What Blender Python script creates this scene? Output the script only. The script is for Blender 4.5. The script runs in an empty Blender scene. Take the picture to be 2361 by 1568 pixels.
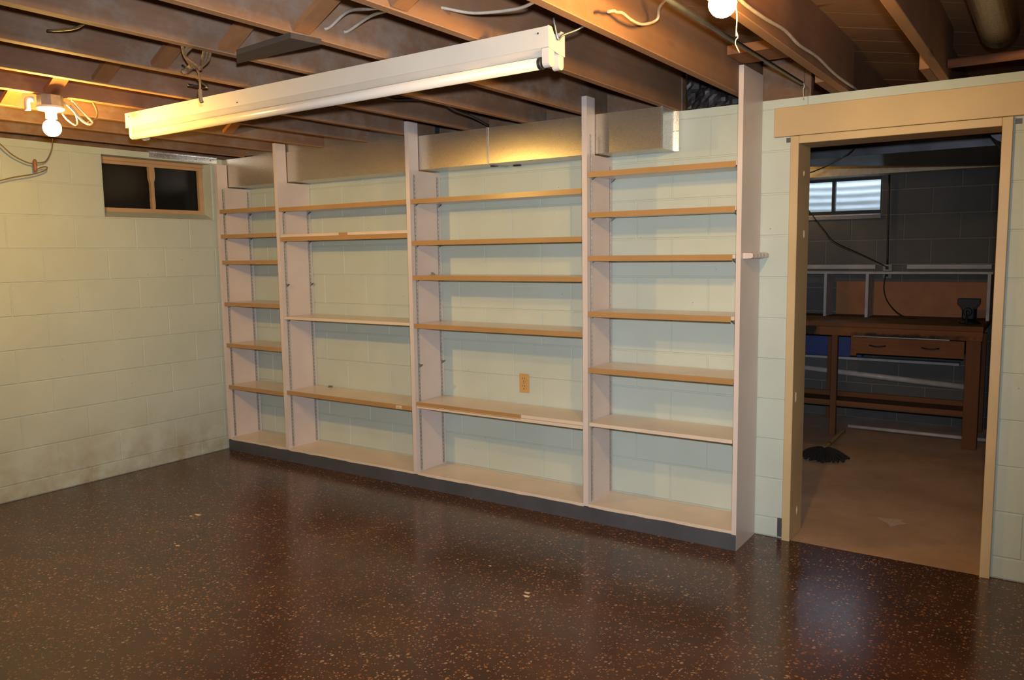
import bpy, bmesh, math, random
from mathutils import Vector, Matrix
random.seed(7)
C = bpy.context.scene.collection
R = math.radians
# ------------------------------------------------------------------ camera
cam_d = bpy.data.cameras.new('camera'); cam = bpy.data.objects.new('camera', cam_d); C.objects.link(cam)
bpy.context.scene.camera = cam
cam_d.sensor_width = 36; cam_d.sensor_fit = 'HORIZONTAL'
cam_d.lens = 36 * 1845.806 / 2361
yaw, pitch, roll = 0.5987, -0.1089, -0.0141
cyw, syw = math.cos(yaw), math.sin(yaw)
f = Vector((-syw*math.cos(pitch), cyw*math.cos(pitch), math.sin(pitch)))
r = Vector((cyw, syw, 0)); u = r.cross(f)
r2 = r*math.cos(roll) + u*math.sin(roll); u2 = -r*math.sin(roll) + u*math.cos(roll)
M = Matrix((r2, u2, -f)).transposed().to_4x4(); M.translation = Vector((5.1736, -3.9946, 1.4574))
cam.matrix_world = M
cam_d.clip_start = .02
# ------------------------------------------------------------------ world, light, exposure
w = bpy.data.worlds.new('sky'); bpy.context.scene.world = w; w.use_nodes = True
bg = w.node_tree.nodes['Background']; bg.inputs[0].default_value = (.62, .80, 1, 1); bg.inputs[1].default_value = 55
vs = bpy.context.scene.view_settings
vs.view_transform = 'Standard'; vs.look = 'None'; vs.gamma = 1; vs.exposure = 0; vs.use_curve_mapping = False
FLASH_W, BULB_L, BULB_R = 415, 120, 96          # flash watts, bulb emission strengths
fl = bpy.data.lights.new('flash', 'SPOT'); fl.energy = FLASH_W; fl.spot_size = R(95); fl.spot_blend = 1; fl.shadow_soft_size = .03
fl.color = (.90, .97, 1.06)
flo = bpy.data.objects.new('camera_flash', fl); C.objects.link(flo)
flo.matrix_world = Matrix((r2, u2, -f)).transposed().to_4x4() @ Matrix.Rotation(R(4), 4, 'Y') @ Matrix.Rotation(R(-1), 4, 'X')
flo.matrix_world.translation = cam.matrix_world.translation + u2*.11 + r2*.02

# ------------------------------------------------------------------ materials
def nt(name):
    m = bpy.data.materials.new(name); m.use_nodes = True
    t = m.node_tree; b = t.nodes['Principled BSDF']; return m, t, b
def N(t, k, **kw):
    n = t.nodes.new(k)
    for a, v in kw.items(): setattr(n, a, v)
    return n
def L(t, a, b): t.links.new(a, b)
def ramp(t, src, stops, interp='LINEAR'):
    n = N(t, 'ShaderNodeValToRGB'); n.color_ramp.interpolation = interp; e = n.color_ramp.elements
    while len(e) < len(stops): e.new(.5)
    for i, (p, c) in enumerate(stops): e[i].position = p; e[i].color = (*c, 1) if len(c) == 3 else c
    L(t, src, n.inputs[0]); return n
def coords(t, scale=(1, 1, 1), obj=False):
    mp = N(t, 'ShaderNodeMapping'); mp.inputs['Scale'].default_value = scale
    if obj: s = N(t, 'ShaderNodeTexCoord').outputs['Object']
    else: s = N(t, 'ShaderNodeNewGeometry').outputs['Position']
    L(t, s, mp.inputs[0]); return mp.outputs[0]
def noise(t, vec, sc, det=3, rough=.5):
    n = N(t, 'ShaderNodeTexNoise'); n.inputs['Scale'].default_value = sc; n.inputs['Detail'].default_value = det
    n.inputs['Roughness'].default_value = rough; L(t, vec, n.inputs['Vector']); return n.outputs[0]
def bump(t, b, h, strength=.2, dist=.002):
    n = N(t, 'ShaderNodeBump'); n.inputs['Strength'].default_value = strength; n.inputs['Distance'].default_value = dist
    L(t, h, n.inputs['Height']); L(t, n.outputs[0], b.inputs['Normal'])
def mix(t, fac, a, b):
    n = N(t, 'ShaderNodeMix', data_type='RGBA')
    if isinstance(fac, (int, float)): n.inputs[0].default_value = fac
    else: L(t, fac, n.inputs[0])
    for i, v in ((6, a), (7, b)):
        if isinstance(v, tuple): n.inputs[i].default_value = (*v, 1)
        else: L(t, v, n.inputs[i])
    return n.outputs[2]
def mth(t, op, a, b=0.):
    n = N(t, 'ShaderNodeMath', operation=op)
    for i, v in ((0, a), (1, b)):
        if isinstance(v, (int, float)): n.inputs[i].default_value = v
        else: L(t, v, n.inputs[i])
    return n.outputs[0]
def simple(name, col, rough=.5, var=.12, sc=6, metal=0, bmp=0, bsc=80, spec=.5):
    m, t, b = nt(name); v = coords(t)
    nz = noise(t, v, sc)
    c2 = tuple(x*(1-var) for x in col); c1 = tuple(min(1, x*(1+var)) for x in col)
    rp = ramp(t, nz, [(.3, c2), (.7, c1)]); L(t, rp.outputs[0], b.inputs['Base Color'])
    b.inputs['Roughness'].default_value = rough; b.inputs['Metallic'].default_value = metal
    b.inputs['Specular IOR Level'].default_value = spec
    if bmp: bump(t, b, noise(t, v, bsc, 2), bmp)
    return m
def block_paint(name, grime):
    m, t, b = nt(name); v = coords(t)
    base = ramp(t, noise(t, v, 3, 4), [(.3, (.495, .545, .475)), (.7, (.54, .59, .52))]).outputs[0]
    sp = N(t, 'ShaderNodeTexVoronoi'); sp.inputs['Scale'].default_value = 9; L(t, v, sp.inputs['Vector'])
    dots = ramp(t, sp.outputs['Distance'], [(.022, (1, 1, 1)), (.04, (0, 0, 0))]).outputs[0]
    base = mix(t, mth(t, 'MULTIPLY', dots, .5), base, (.12, .10, .06))
    if grime:
        sep = N(t, 'ShaderNodeSeparateXYZ'); L(t, v, sep.inputs[0])
        zz = mth(t, 'SUBTRACT', 1, mth(t, 'MULTIPLY', sep.outputs['Z'], 2.2))
        g = mth(t, 'MULTIPLY', mth(t, 'MAXIMUM', zz, 0), ramp(t, noise(t, v, 5, 6, .65), [(.38, (0, 0, 0)), (.66, (1, 1, 1))]).outputs[0])
        base = mix(t, mth(t, 'MULTIPLY', g, .75), base, (.30, .22, .11))
    L(t, base, b.inputs['Base Color']); b.inputs['Roughness'].default_value = .55
    b.inputs['Specular IOR Level'].default_value = .3
    bump(t, b, noise(t, v, 120, 4, .7), .35, .003)
    return m
def wood(name, lo, hi, axis='y', rough=.75, sc=1., knots=True, bmp=.2, dust=0):
    m, t, b = nt(name)
    s = {'x': (.9, 26, 26), 'y': (26, .9, 26), 'z': (26, 26, .9)}[axis]
    v = coords(t, tuple(q*sc for q in s)); v0 = coords(t)
    g = noise(t, v, 1.4, 6, .6); big = noise(t, v0, 1.6, 3)
    c = mix(t, g, lo, hi)
    c = mix(t, mth(t, 'MULTIPLY', ramp(t, big, [(.45, (0, 0, 0)), (.75, (1, 1, 1))]).outputs[0], .45), c, tuple(q*.55 for q in lo))
    if knots:
        ks = {'x': (1.2, 5, 5), 'y': (5, 1.2, 5), 'z': (5, 5, 1.2)}[axis]
        vo = N(t, 'ShaderNodeTexVoronoi'); vo.inputs['Scale'].default_value = 1; L(t, coords(t, ks), vo.inputs['Vector'])
        k = ramp(t, vo.outputs['Distance'], [(.05, (1, 1, 1)), (.12, (0, 0, 0))]).outputs[0]
        c = mix(t, mth(t, 'MULTIPLY', k, .7), c, tuple(q*.3 for q in lo))
    if dust:
        d = ramp(t, noise(t, coords(t, (1, .8, 1)), 7, 6, .7), [(.46, (0, 0, 0)), (.68, (1, 1, 1))]).outputs[0]
        c = mix(t, mth(t, 'MULTIPLY', d, dust), c, (.30, .25, .21))
        d2 = ramp(t, noise(t, coords(t, (.6, .35, .6)), 4, 5, .6), [(.42, (0, 0, 0)), (.62, (1, 1, 1))]).outputs[0]
        c = mix(t, mth(t, 'MULTIPLY', d2, .45), c, (.115, .078, .058))
    L(t, c, b.inputs['Base Color']); b.inputs['Roughness'].default_value = rough
    b.inputs['Specular IOR Level'].default_value = .25
    bump(t, b, g, bmp, .002)
    return m
def galv(name, col=(.55, .53, .50), rough=.38):
    m, t, b = nt(name); v = coords(t)
    vo = N(t, 'ShaderNodeTexVoronoi'); vo.inputs['Scale'].default_value = 230; L(t, v, vo.inputs['Vector'])
    sp = ramp(t, vo.outputs['Color'], [(0, tuple(q*.93 for q in col)), (1, tuple(min(1, q*1.06) for q in col))]).outputs[0]
    L(t, sp, b.inputs['Base Color']); b.inputs['Metallic'].default_value = .85
    L(t, mth(t, 'ADD', mth(t, 'MULTIPLY', noise(t, v, 260, 1), .22), rough-.10), b.inputs['Roughness'])
    bump(t, b, noise(t, v, 320, 1), .10, .0006)
    return m
def floor_mat():
    m, t, b = nt('speckled_floor_paint'); v = coords(t)
    big = noise(t, v, 1.1, 5, .6)
    base = ramp(t, big, [(.3, (.052, .021, .011)), (.5, (.080, .032, .016)), (.72, (.115, .046, .019))]).outputs[0]
    fine = noise(t, v, 45, 4, .7)
    base = mix(t, mth(t, 'MULTIPLY', fine, .6), base, (.026, .013, .008))
    worn = ramp(t, noise(t, coords(t, (1, 1.6, 1)), 2.6, 8, .72), [(.52, (0, 0, 0)), (.72, (1, 1, 1))]).outputs[0]
    base = mix(t, mth(t, 'MULTIPLY', worn, .30), base, (.17, .078, .034))
    dk = ramp(t, noise(t, coords(t, (1.3, 1, 1)), 3.3, 6, .65), [(.3, (1, 1, 1)), (.48, (0, 0, 0))]).outputs[0]
    base = mix(t, mth(t, 'MULTIPLY', dk, .45), base, (.02, .011, .008))
    chips = None
    for sc, th, r0 in ((44, .60, .20), (66, .60, .22), (105, .56, .22)):
        vo = N(t, 'ShaderNodeTexVoronoi', voronoi_dimensions='2D'); vo.inputs['Scale'].default_value = sc; L(t, v, vo.inputs['Vector'])
        d = ramp(t, vo.outputs['Distance'], [(r0-.04, (1, 1, 1)), (r0+.14, (0, 0, 0))]).outputs[0]
        sx = N(t, 'ShaderNodeSeparateColor'); L(t, vo.outputs['Color'], sx.inputs[0])
        sel = ramp(t, sx.outputs[0], [(th+.26, (0, 0, 0)), (th+.30, (1, 1, 1))]).outputs[0]
        col = ramp(t, sx.outputs[1], [(0, (.28, .06, .03)), (.35, (.40, .16, .05)), (.65, (.50, .25, .10)), (.9, (.52, .36, .20)), (1, (.6, .5, .38))]).outputs[0]
        dens = ramp(t, noise(t, v, 1.7, 4, .6), [(.34, (.5, .5, .5)), (.6, (1, 1, 1))]).outputs[0]
        fac = mth(t, 'MULTIPLY', mth(t, 'MULTIPLY', d, sel), mth(t, 'MULTIPLY', dens, .66))
        base = mix(t, fac, base, col)
    L(t, base, b.inputs['Base Color'])
    L(t, mth(t, 'ADD', mth(t, 'ADD', mth(t, 'MULTIPLY', noise(t, v, 2.2, 4), .22), mth(t, 'MULTIPLY', noise(t, v, 38, 4, .7), .05)), .07), b.inputs['Roughness'])
    b.inputs['Specular IOR Level'].default_value = .55
    bump(t, b, noise(t, v, 60, 3), .10, .001)
    return m
def concrete(name, a, c, rough=.8):
    m, t, b = nt(name); v = coords(t)
    L(t, mix(t, ramp(t, noise(t, v, 2.2, 6, .65), [(.3, (0, 0, 0)), (.7, (1, 1, 1))]).outputs[0], a, c), b.inputs['Base Color'])
    b.inputs['Roughness'].default_value = rough; bump(t, b, noise(t, v, 70, 5, .7), .4, .003)
    return m
MT = {}
MT['paint_left'] = block_paint('mint_block_paint_stained', True)
MT['paint_back'] = block_paint('mint_block_paint', False)
MT['mint_trim'] = simple('mint_trim_paint', (.52, .58, .50), .5, .05)
MT['white'] = simple('pinkish_white_paint', (.67, .57, .525), .33, .05, 4, bmp=.04, bsc=30)
MT['whitetop'] = simple('glossy_white_shelf_paint', (.72, .59, .46), .22, .06, 4, bmp=.03, bsc=30)
MT['tan'] = simple('tan_edging_vinyl', (.44, .25, .10), .3, .06, 5)
MT['kick'] = simple('slate_grey_kick_paint', (.072, .072, .082), .5, .15, 5)
MT['beige'] = simple('beige_trim_paint', (.56, .41, .215), .45, .07, 3, bmp=.06)
MT['beige_worn'] = simple('beige_worn_patch', (.62, .5, .36), .6, .3, 60)
MT['joist'] = wood('joist_lumber', (.19, .098, .055), (.30, .17, .10), 'y', dust=.6)
MT['joist_lit_underside'] = wood('joist_underside_bulb_lit', (.34, .17, .08), (.48, .27, .14), 'y')  # paler joist undersides: bulb light put into the wood colour
MT['joist_right'] = wood('joist_lumber_right', (.23, .108, .052), (.34, .175, .09), 'y', dust=.2)  # redder, less mottled tone for the right-hand joists
MT['brace'] = wood('brace_lumber_bulb_tint', (.24, .10, .04), (.36, .17, .07), 'x')  # orange glow of the left bulb is mixed into this wood colour
MT['darkboard'] = wood('dark_board', (.05, .04, .035), (.085, .065, .055), 'x')
MT['plank'] = wood('subfloor_plank', (.25, .13, .065), (.38, .21, .11), 'x')
MT['steel'] = galv('galvanized_steel', (.60, .55, .48), .29)
MT['steel_bright'] = galv('bright_galvanized', (.75, .76, .78), .25)
MT['steel_dark'] = simple('dark_duct_steel', (.075, .08, .095), .40, .3, 8, metal=.6, bmp=.05)
MT['tin'] = simple('pale_duct_facing', (.55, .48, .36), .6, .15, 25)
MT['zinc'] = simple('zinc_strip', (.50, .48, .45), .42, .1, 30, metal=.55)
MT['slot'] = simple('slot_shadow', (.03, .025, .02), .8, .1)
MT['clip'] = simple('clip_steel', (.28, .28, .27), .4, .1, metal=.8)
MT['black'] = simple('black_rubber', (.012, .012, .013), .5, .2)
MT['cloth_cable'] = simple('white_cable_sheath', (.44, .38, .31), .45, .15, 30)
MT['brown_wire'] = simple('brown_wire_sheath', (.20, .13, .06), .5, .2, 30)
MT['twine'] = simple('jute_twine', (.30, .19, .10), .9, .3, 60, bmp=.5, bsc=300)
MT['enamel'] = simple('white_enamel', (.60, .545, .475), .3, .05, 3)
MT['tube'] = simple('unlit_tube_glass', (.66, .60, .54), .22, .04, 3)
MT['porcelain'] = simple('white_porcelain', (.78, .75, .70), .25, .04)
MT['box'] = simple('junction_box_steel', (.42, .42, .40), .4, .2, 30, metal=.7)
MT['foil'] = simple('crinkled_foil', (.10, .09, .085), .5, .6, 14, metal=.5, bmp=.7, bsc=26)
MT['copper'] = simple('painted_brown_pipe', (.30, .12, .06), .5, .2, 12)
MT['floor'] = floor_mat()
MT['concrete'] = concrete('bare_concrete_floor', (.34, .21, .125), (.52, .34, .22))
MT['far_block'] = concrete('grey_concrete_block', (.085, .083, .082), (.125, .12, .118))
MT['mortar'] = concrete('grey_mortar', (.17, .165, .14), (.21, .2, .17))
MT['sill'] = concrete('sill_concrete', (.22, .22, .23), (.28, .28, .29))
MT['bench'] = wood('bench_wood', (.14, .052, .02), (.25, .10, .035), 'x')
MT['benchz'] = wood('bench_leg_wood', (.13, .05, .022), (.21, .085, .035), 'z')
MT['benchtop'] = wood('bench_top_wood', (.09, .055, .035), (.17, .10, .06), 'x')
MT['hardboard'] = simple('orange_hardboard', (.34, .125, .035), .6, .12, 8)
def apron_mat():
    m = wood('stained_apron_wood', (.17, .062, .02), (.30, .12, .04), 'x'); t = m.node_tree; b = t.nodes['Principled BSDF']
    c = b.inputs['Base Color'].links[0].from_socket; v = coords(t)
    sp = N(t, 'ShaderNodeSeparateXYZ'); L(t, v, sp.inputs[0])
    dz = mth(t, 'MULTIPLY', mth(t, 'SUBTRACT', .822, sp.outputs['Z']), 40)            # greasy lower edge
    dx = mth(t, 'SUBTRACT', 1.25, mth(t, 'MULTIPLY', mth(t, 'ABSOLUTE', mth(t, 'SUBTRACT', sp.outputs['X'], 4.25)), 2.6))
    a = mth(t, 'MINIMUM', dz, dx); dl = mth(t, 'MULTIPLY', mth(t, 'SUBTRACT', 3.66, sp.outputs['X']), 14)
    mask = mth(t, 'ADD', mth(t, 'MAXIMUM', a, dl), mth(t, 'MULTIPLY', mth(t, 'SUBTRACT', noise(t, v, 14, 5, .7), .5), 2.4))
    mk = ramp(t, mask, [(0, (0, 0, 0)), (.8, (1, 1, 1))]).outputs[0]
    L(t, mix(t, mth(t, 'MULTIPLY', mk, .92), c, (.012, .014, .011)), b.inputs['Base Color']); return m
MT['apron'] = apron_mat()
MT['farwhite'] = simple('dusty_white_board', (.42, .40, .40), .55, .12, 12)
MT['vise'] = simple('black_cast_iron', (.008, .010, .010), .5, .3, 20, spec=.25)
MT['blue'] = simple('blue_bin_plastic', (.025, .05, .20), .45, .1)
MT['mop'] = simple('dark_mop_yarn', (.018, .012, .008), .95, .4, 80, bmp=.6, bsc=200)
MT['mopwood'] = wood('mop_handle_wood', (.42, .28, .12), (.52, .36, .17), 'y', knots=False)
MT['pvc'] = simple('white_plastic_pipe', (.52, .47, .45), .4, .15, 12)
MT['outlet'] = simple('almond_plastic', (.56, .34, .13), .35, .03)
MT['darkpanel'] = simple('black_window_cover', (.006, .006, .006), .7, .1)
MT['winwood'] = wood('window_frame_wood', (.44, .27, .14), (.55, .36, .20), 'y', knots=False)
MT['paintchip'] = simple('pale_paint_chip', (.62, .48, .32), .6, .2, 50)
MT['farchip'] = simple('worn_concrete_spot', (.55, .42, .33), .7, .2, 50)
MT['soil'] = simple('soil', (.05, .04, .03), .95, .3)
MT['wellsteel'] = simple('window_well_steel', (.66, .68, .70), .7, .08, 5)
m, t, b = nt('window_glass'); b.inputs['Transmission Weight'].default_value = 1; b.inputs['Roughness'].default_value = .02
b.inputs['IOR'].default_value = 1.45; b.inputs['Base Color'].default_value = (.93, .96, .97, 1)
nv = noise(t, coords(t), 3, 3); L(t, ramp(t, nv, [(.4, (.02,)*3), (.9, (.08,)*3)]).outputs[0], b.inputs['Roughness']); MT['glass'] = m
m, t, b = nt('dirty_window_glass'); b.inputs['Base Color'].default_value = (.01, .01, .01, 1); b.inputs['Roughness'].default_value = .22
b.inputs['Specular IOR Level'].default_value = .12; b.inputs['Transmission Weight'].default_value = .3; MT['glass_dirty'] = m
def glow(name, s):
    m, t, b = nt(name); b.inputs['Base Color'].default_value = (.9, .85, .7, 1)
    b.inputs['Emission Color'].default_value = (1, .585, .14, 1); b.inputs['Emission Strength'].default_value = s; return m
MT['bulb_left'] = glow('glowing_bulb_left', BULB_L * 10); MT['bulb_right'] = glow('glowing_bulb_right', BULB_R * 10)
MT['bulb_far'] = glow('glowing_bulb_far', 190)

# ------------------------------------------------------------------ mesh helpers
def box(bm, x0, x1, y0, y1, z0, z1, bev=0, mi=0):
    vs_ = [bm.verts.new((x, y, z)) for x in (x0, x1) for y in (y0, y1) for z in (z0, z1)]
    q = [(0, 1, 3, 2), (4, 6, 7, 5), (0, 4, 5, 1), (2, 3, 7, 6), (0, 2, 6, 4), (1, 5, 7, 3)]
    fs = [bm.faces.new([vs_[i] for i in a]) for a in q]
    for fc in fs: fc.material_index = mi
    if bev:
        es = list({e for fc in fs for e in fc.edges})
        bmesh.ops.bevel(bm, geom=es, offset=bev, segments=1, affect='EDGES', clamp_overlap=True)
    return vs_
def prism(bm, pts, z0, z1, mi=0):
    a = [bm.verts.new((p[0], p[1], z0)) for p in pts]; c = [bm.verts.new((p[0], p[1], z1)) for p in pts]
    n = len(pts); fs = [bm.faces.new(a[::-1]), bm.faces.new(c)]
    fs += [bm.faces.new((a[i], a[(i+1) % n], c[(i+1) % n], c[i])) for i in range(n)]
    for q in fs: q.material_index = mi
def extr(bm, pts, d):           # polygon of 3D points swept by vector d
    d = Vector(d); a = [bm.verts.new(p) for p in pts]; c = [bm.verts.new(Vector(p)+d) for p in pts]; n = len(pts)
    bm.faces.new(a[::-1]); bm.faces.new(c)
    for i in range(n): bm.faces.new((a[i], a[(i+1) % n], c[(i+1) % n], c[i]))
def frame_for(d):
    d = d.normalized(); a = Vector((0, 0, 1)) if abs(d.z) < .9 else Vector((1, 0, 0))
    s = d.cross(a).normalized(); return s, d.cross(s).normalized()
def smooth(pts, n=5):
    P = [Vector(p) for p in pts]
    if len(P) < 3: return P
    out = []
    for i in range(len(P)-1):
        p0 = P[max(i-1, 0)]; p1 = P[i]; p2 = P[i+1]; p3 = P[min(i+2, len(P)-1)]
        for k in range(n):
            q = k/n
            out.append(.5*((2*p1)+(p2-p0)*q+(2*p0-5*p1+4*p2-p3)*q*q+(3*p1-p0-3*p2+p3)*q**3))
    return out+[P[-1]]
def tube(bm, pts, rad, seg=8, sm=5, mi=0):
    P = smooth(pts, sm) if sm else [Vector(p) for p in pts]
    rings = []; s = None
    for i, p in enumerate(P):
        d = (P[min(i+1, len(P)-1)]-P[max(i-1, 0)]).normalized()
        if s is None: s, q = frame_for(d)
        else:
            s = (s-d*s.dot(d)).normalized(); q = d.cross(s)
        rr = rad(i/(len(P)-1)) if callable(rad) else rad
        rings.append([bm.verts.new(p+(s*math.cos(a)+q*math.sin(a))*rr) for a in [2*math.pi*k/seg for k in range(seg)]])
    for A, B in zip(rings, rings[1:]):
        for k in range(seg):
            fc = bm.faces.new((A[k], A[(k+1) % seg], B[(k+1) % seg], B[k])); fc.smooth = True; fc.material_index = mi
    for rg, fl_ in ((rings[0], 1), (rings[-1], 0)):
        fc = bm.faces.new(rg[::-1] if fl_ else rg); fc.material_index = mi
def lathe(bm, prof, c, seg=24, axis='z'):
    rings = []
    for rr, h in prof:
        ring = []
        for k in range(seg):
            a = 2*math.pi*k/seg; x, y = rr*math.cos(a), rr*math.sin(a)
            p = {'z': (x, y, h), 'y': (x, h, y), 'x': (h, x, y)}[axis]
            ring.append(bm.verts.new(Vector(c)+Vector(p)))
        rings.append(ring)
    for A, B in zip(rings, rings[1:]):
        for k in range(seg):
            fc = bm.faces.new((A[k], A[(k+1) % seg], B[(k+1) % seg], B[k])); fc.smooth = True
    bm.faces.new(rings[0][::-1]); bm.faces.new(rings[-1])
def wpos(o):
    p = Vector((0, 0, 0))
    while o: p += o.location; o = o.parent
    return p
def obj(name, bm, mat, parent=None, base=None, mats=None, fix=True):
    if fix: bmesh.ops.recalc_face_normals(bm, faces=bm.faces)
    if parent is not None: off = wpos(parent) if base is None else Vector(base)
    elif base is not None: off = Vector(base)
    else:
        xs = [v.co for v in bm.verts]
        off = Vector(((min(v.x for v in xs)+max(v.x for v in xs))/2, (min(v.y for v in xs)+max(v.y for v in xs))/2, min(v.z for v in xs)))
    bmesh.ops.translate(bm, verts=bm.verts, vec=-off)
    me = bpy.data.meshes.new(name); bm.to_mesh(me); bm.free()
    for mm in (mats or [mat]): me.materials.append(MT[mm])
    o = bpy.data.objects.new(name, me); C.objects.link(o)
    if parent is not None: o.parent = parent; o.location = off-wpos(parent)
    else: o.location = off
    return o
def B(*boxes, bev=0):
    bm = bmesh.new()
    for q in boxes: box(bm, *q, bev=bev)
    return bm
def T(pts, rad, seg=8, sm=5):
    bm = bmesh.new(); tube(bm, pts, rad, seg, sm); return bm
def thing(name, loc, label, cat, group=None):
    o = bpy.data.objects.new(name, None); C.objects.link(o); o.location = loc; o.empty_display_size = .05
    o['label'] = label; o['category'] = cat
    if group: o['group'] = group
    return o
def tag(o, label, cat, group=None):
    o['label'] = label; o['category'] = cat
    if group: o['group'] = group
    return o
def struct(o): o['kind'] = 'structure'; return o
def empty_struct(name, loc=(0, 0, 0)):
    o = bpy.data.objects.new(name, None); C.objects.link(o); o.location = loc; o['kind'] = 'structure'; return o
def put(name, src, parent, loc, rotz=0):      # a shared-mesh copy
    o = src.copy(); C.objects.link(o); o.name = name; o.parent = parent; o.location = Vector(loc)-wpos(parent)
    o.rotation_euler = (0, 0, rotz); return o

# ------------------------------------------------------------------ block walls
BL, BH, J1 = .4064, .2032, .098
mesh_cache = {}
def block_mesh(wd, ht, mat, gap):
    k = (round(wd, 4), round(ht, 4), mat, gap)
    if k not in mesh_cache:
        bm = bmesh.new(); g = gap/2
        # front slab with chamfered front rim, open depth 14 mm
        x0, x1, z0, z1, c = g, wd-g, g, ht-g, .0025
        fr = [(x0+c, z0+c), (x1-c, z0+c), (x1-c, z1-c), (x0+c, z1-c)]; md = [(x0, z0), (x1, z0), (x1, z1), (x0, z1)]
        A = [bm.verts.new((x, 0, z)) for x, z in fr]; D = [bm.verts.new((x, c, z)) for x, z in md]; E_ = [bm.verts.new((x, .014, z)) for x, z in md]
        bm.faces.new(A)
        for i in range(4):
            j = (i+1) % 4
            bm.faces.new((A[i], D[i], D[j], A[j])); bm.faces.new((D[i], E_[i], E_[j], D[j]))
        bm.faces.new(E_[::-1])
        bmesh.ops.recalc_face_normals(bm, faces=bm.faces)
        me = bpy.data.meshes.new('concrete_block'); bm.to_mesh(me); bm.free(); me.materials.append(MT[mat]); mesh_cache[k] = me
    return mesh_cache[k]
def lay_blocks(parent, u0, u1, ztop, joint_odd, face, rotz, openings, mat, gap=.006):
    """u runs along the wall; face(u, z) gives the world point of the wall face; joint_odd: a joint position on odd courses"""
    for j in range(0, 12):
        z0 = 0 if j == 0 else J1+(j-1)*BH; z1 = J1+j*BH
        z1 = min(z1, ztop)
        if z1-z0 < .02: continue
        off = joint_odd if j % 2 == 1 else joint_odd+BL/2
        n0 = math.floor((u0-off)/BL); u = off+n0*BL
        while u < u1:
            a, c = max(u, u0), min(u+BL, u1)
            spans = [(a, c)]
            for (oa, ob, oz0, oz1) in openings:
                if z0+.01 < oz1 and z1-.01 > oz0:
                    ns = []
                    for (p, q) in spans:
                        if q <= oa or p >= ob: ns.append((p, q))
                        else:
                            if oa-p > .015: ns.append((p, oa))
                            if q-ob > .015: ns.append((ob, q))
                    spans = ns
            for p, q in spans:
                if q-p < .015: continue
                o = bpy.data.objects.new('concrete_block', block_mesh(q-p, z1-z0, mat, gap)); C.objects.link(o)
                o.parent = parent; o.location = Vector(face(p, z0))-wpos(parent); o.rotation_euler = (0, 0, rotz)
                o.location += Vector((0, 0, 0))
            u += BL
def slab_with_holes(ax, u0, u1, z0, z1, d0, d1, openings):
    us = sorted({u0, u1, *[min(max(o[0], u0), u1) for o in openings], *[min(max(o[1], u0), u1) for o in openings]})
    zs = sorted({z0, z1, *[max(min(o[2], z1), z0) for o in openings], *[max(min(o[3], z1), z0) for o in openings]})
    bm = bmesh.new()
    for a, c in zip(us, us[1:]):
        for p, q in zip(zs, zs[1:]):
            m_, n_ = (a+c)/2, (p+q)/2
            if any(o[0] < m_ < o[1] and o[2] < n_ < o[3] for o in openings): continue
            if c-a < 1e-4 or q-p < 1e-4: continue
            if ax == 'x': box(bm, a, c, d0, d1, p, q)
            else: box(bm, d0, d1, a, c, p, q)
    bmesh.ops.remove_doubles(bm, verts=bm.verts, dist=1e-5)
    return bm
YF, XR, YN = 3.3, 7.3, -6.2
ZW = 2.13
WO = [(-1.11, -.2976, 1.724, ZW)]                 # left window opening (y, y, z, z)
DO = [(4.09, 4.985, 0, ZW)]                       # doorway
FW = [(3.10, 3.93, 1.725, 2.045)]                 # far-room window
wl = struct(obj('wall_left', slab_with_holes('y', YN, .19, 0, ZW, -.19, -.004, WO), 'paint_left', base=(-.1, 0, 0)))
lay_blocks(wl, YN, 0, ZW, -.2976, lambda u_, z: (0, u_, z), R(90), WO, 'paint_left')
wb = struct(obj('wall_back', slab_with_holes('x', 0, XR, 0, ZW, .004, .19, DO), 'paint_back', base=(0, .1, 0)))
lay_blocks(wb, 0, XR, ZW, 3.477, lambda u_, z: (u_, 0, z), 0, DO, 'paint_back')
wf = struct(obj('wall_far', slab_with_holes('x', 1.6, 6.2, 0, ZW+.3, YF+.004, YF+.19, FW), 'mortar', base=(4, YF+.1, 0)))
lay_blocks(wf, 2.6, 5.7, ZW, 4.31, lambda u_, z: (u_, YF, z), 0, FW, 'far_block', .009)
struct(obj('wall_right', B((XR, XR+.19, YN, .19, 0, ZW)), 'paint_back'))
struct(obj('wall_front', B((-.19, XR+.19, YN-.19, YN, 0, ZW)), 'paint_back'))
struct(obj('wall_storage_left', B((1.5, 1.6, .19, YF+.19, 0, 2.43)), 'far_block'))
struct(obj('wall_storage_right', B((5.6, 5.7, .19, YF+.19, 0, 2.17)), 'far_block'))

# ------------------------------------------------------------------ floors
fo = struct(obj('floor', B((-.19, XR+.19, YN-.19, -.004, -.10, 0), (-.19, 4.10, -.004, .12, -.10, 0), (4.97, XR+.19, -.004, .12, -.10, 0)), 'floor'))
f2 = struct(obj('floor_storage', B((1.5, 5.8, -.004, YF+.19, -.10, -.002)), 'concrete'))
for (x, y, s) in ((1.182, -1.394, .016), (1.20, -1.36, .03), (1.541, -1.71, .022), (1.50, -1.70, .010), (3.369, -1.264, .020), (3.35, -1.235, .022), (3.042, -1.078, .010)):
    bm = bmesh.new(); n = 7
    prism(bm, [(x+s*random.uniform(.6, 1)*math.cos(6.283*k/n), y+s*.5*random.uniform(.5, 1)*math.sin(6.283*k/n)) for k in range(n)], 0, .0012)
    obj('paint_chip', bm, 'paintchip', fo)
bm = bmesh.new()
prism(bm, [(4.42, .60), (4.49, .53), (4.51, .48), (4.54, .54), (4.57, .57), (4.54, .60), (4.55, .63), (4.48, .61)], -.002, -.0008)
obj('paint_chip', bm, 'farchip', f2)

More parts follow.
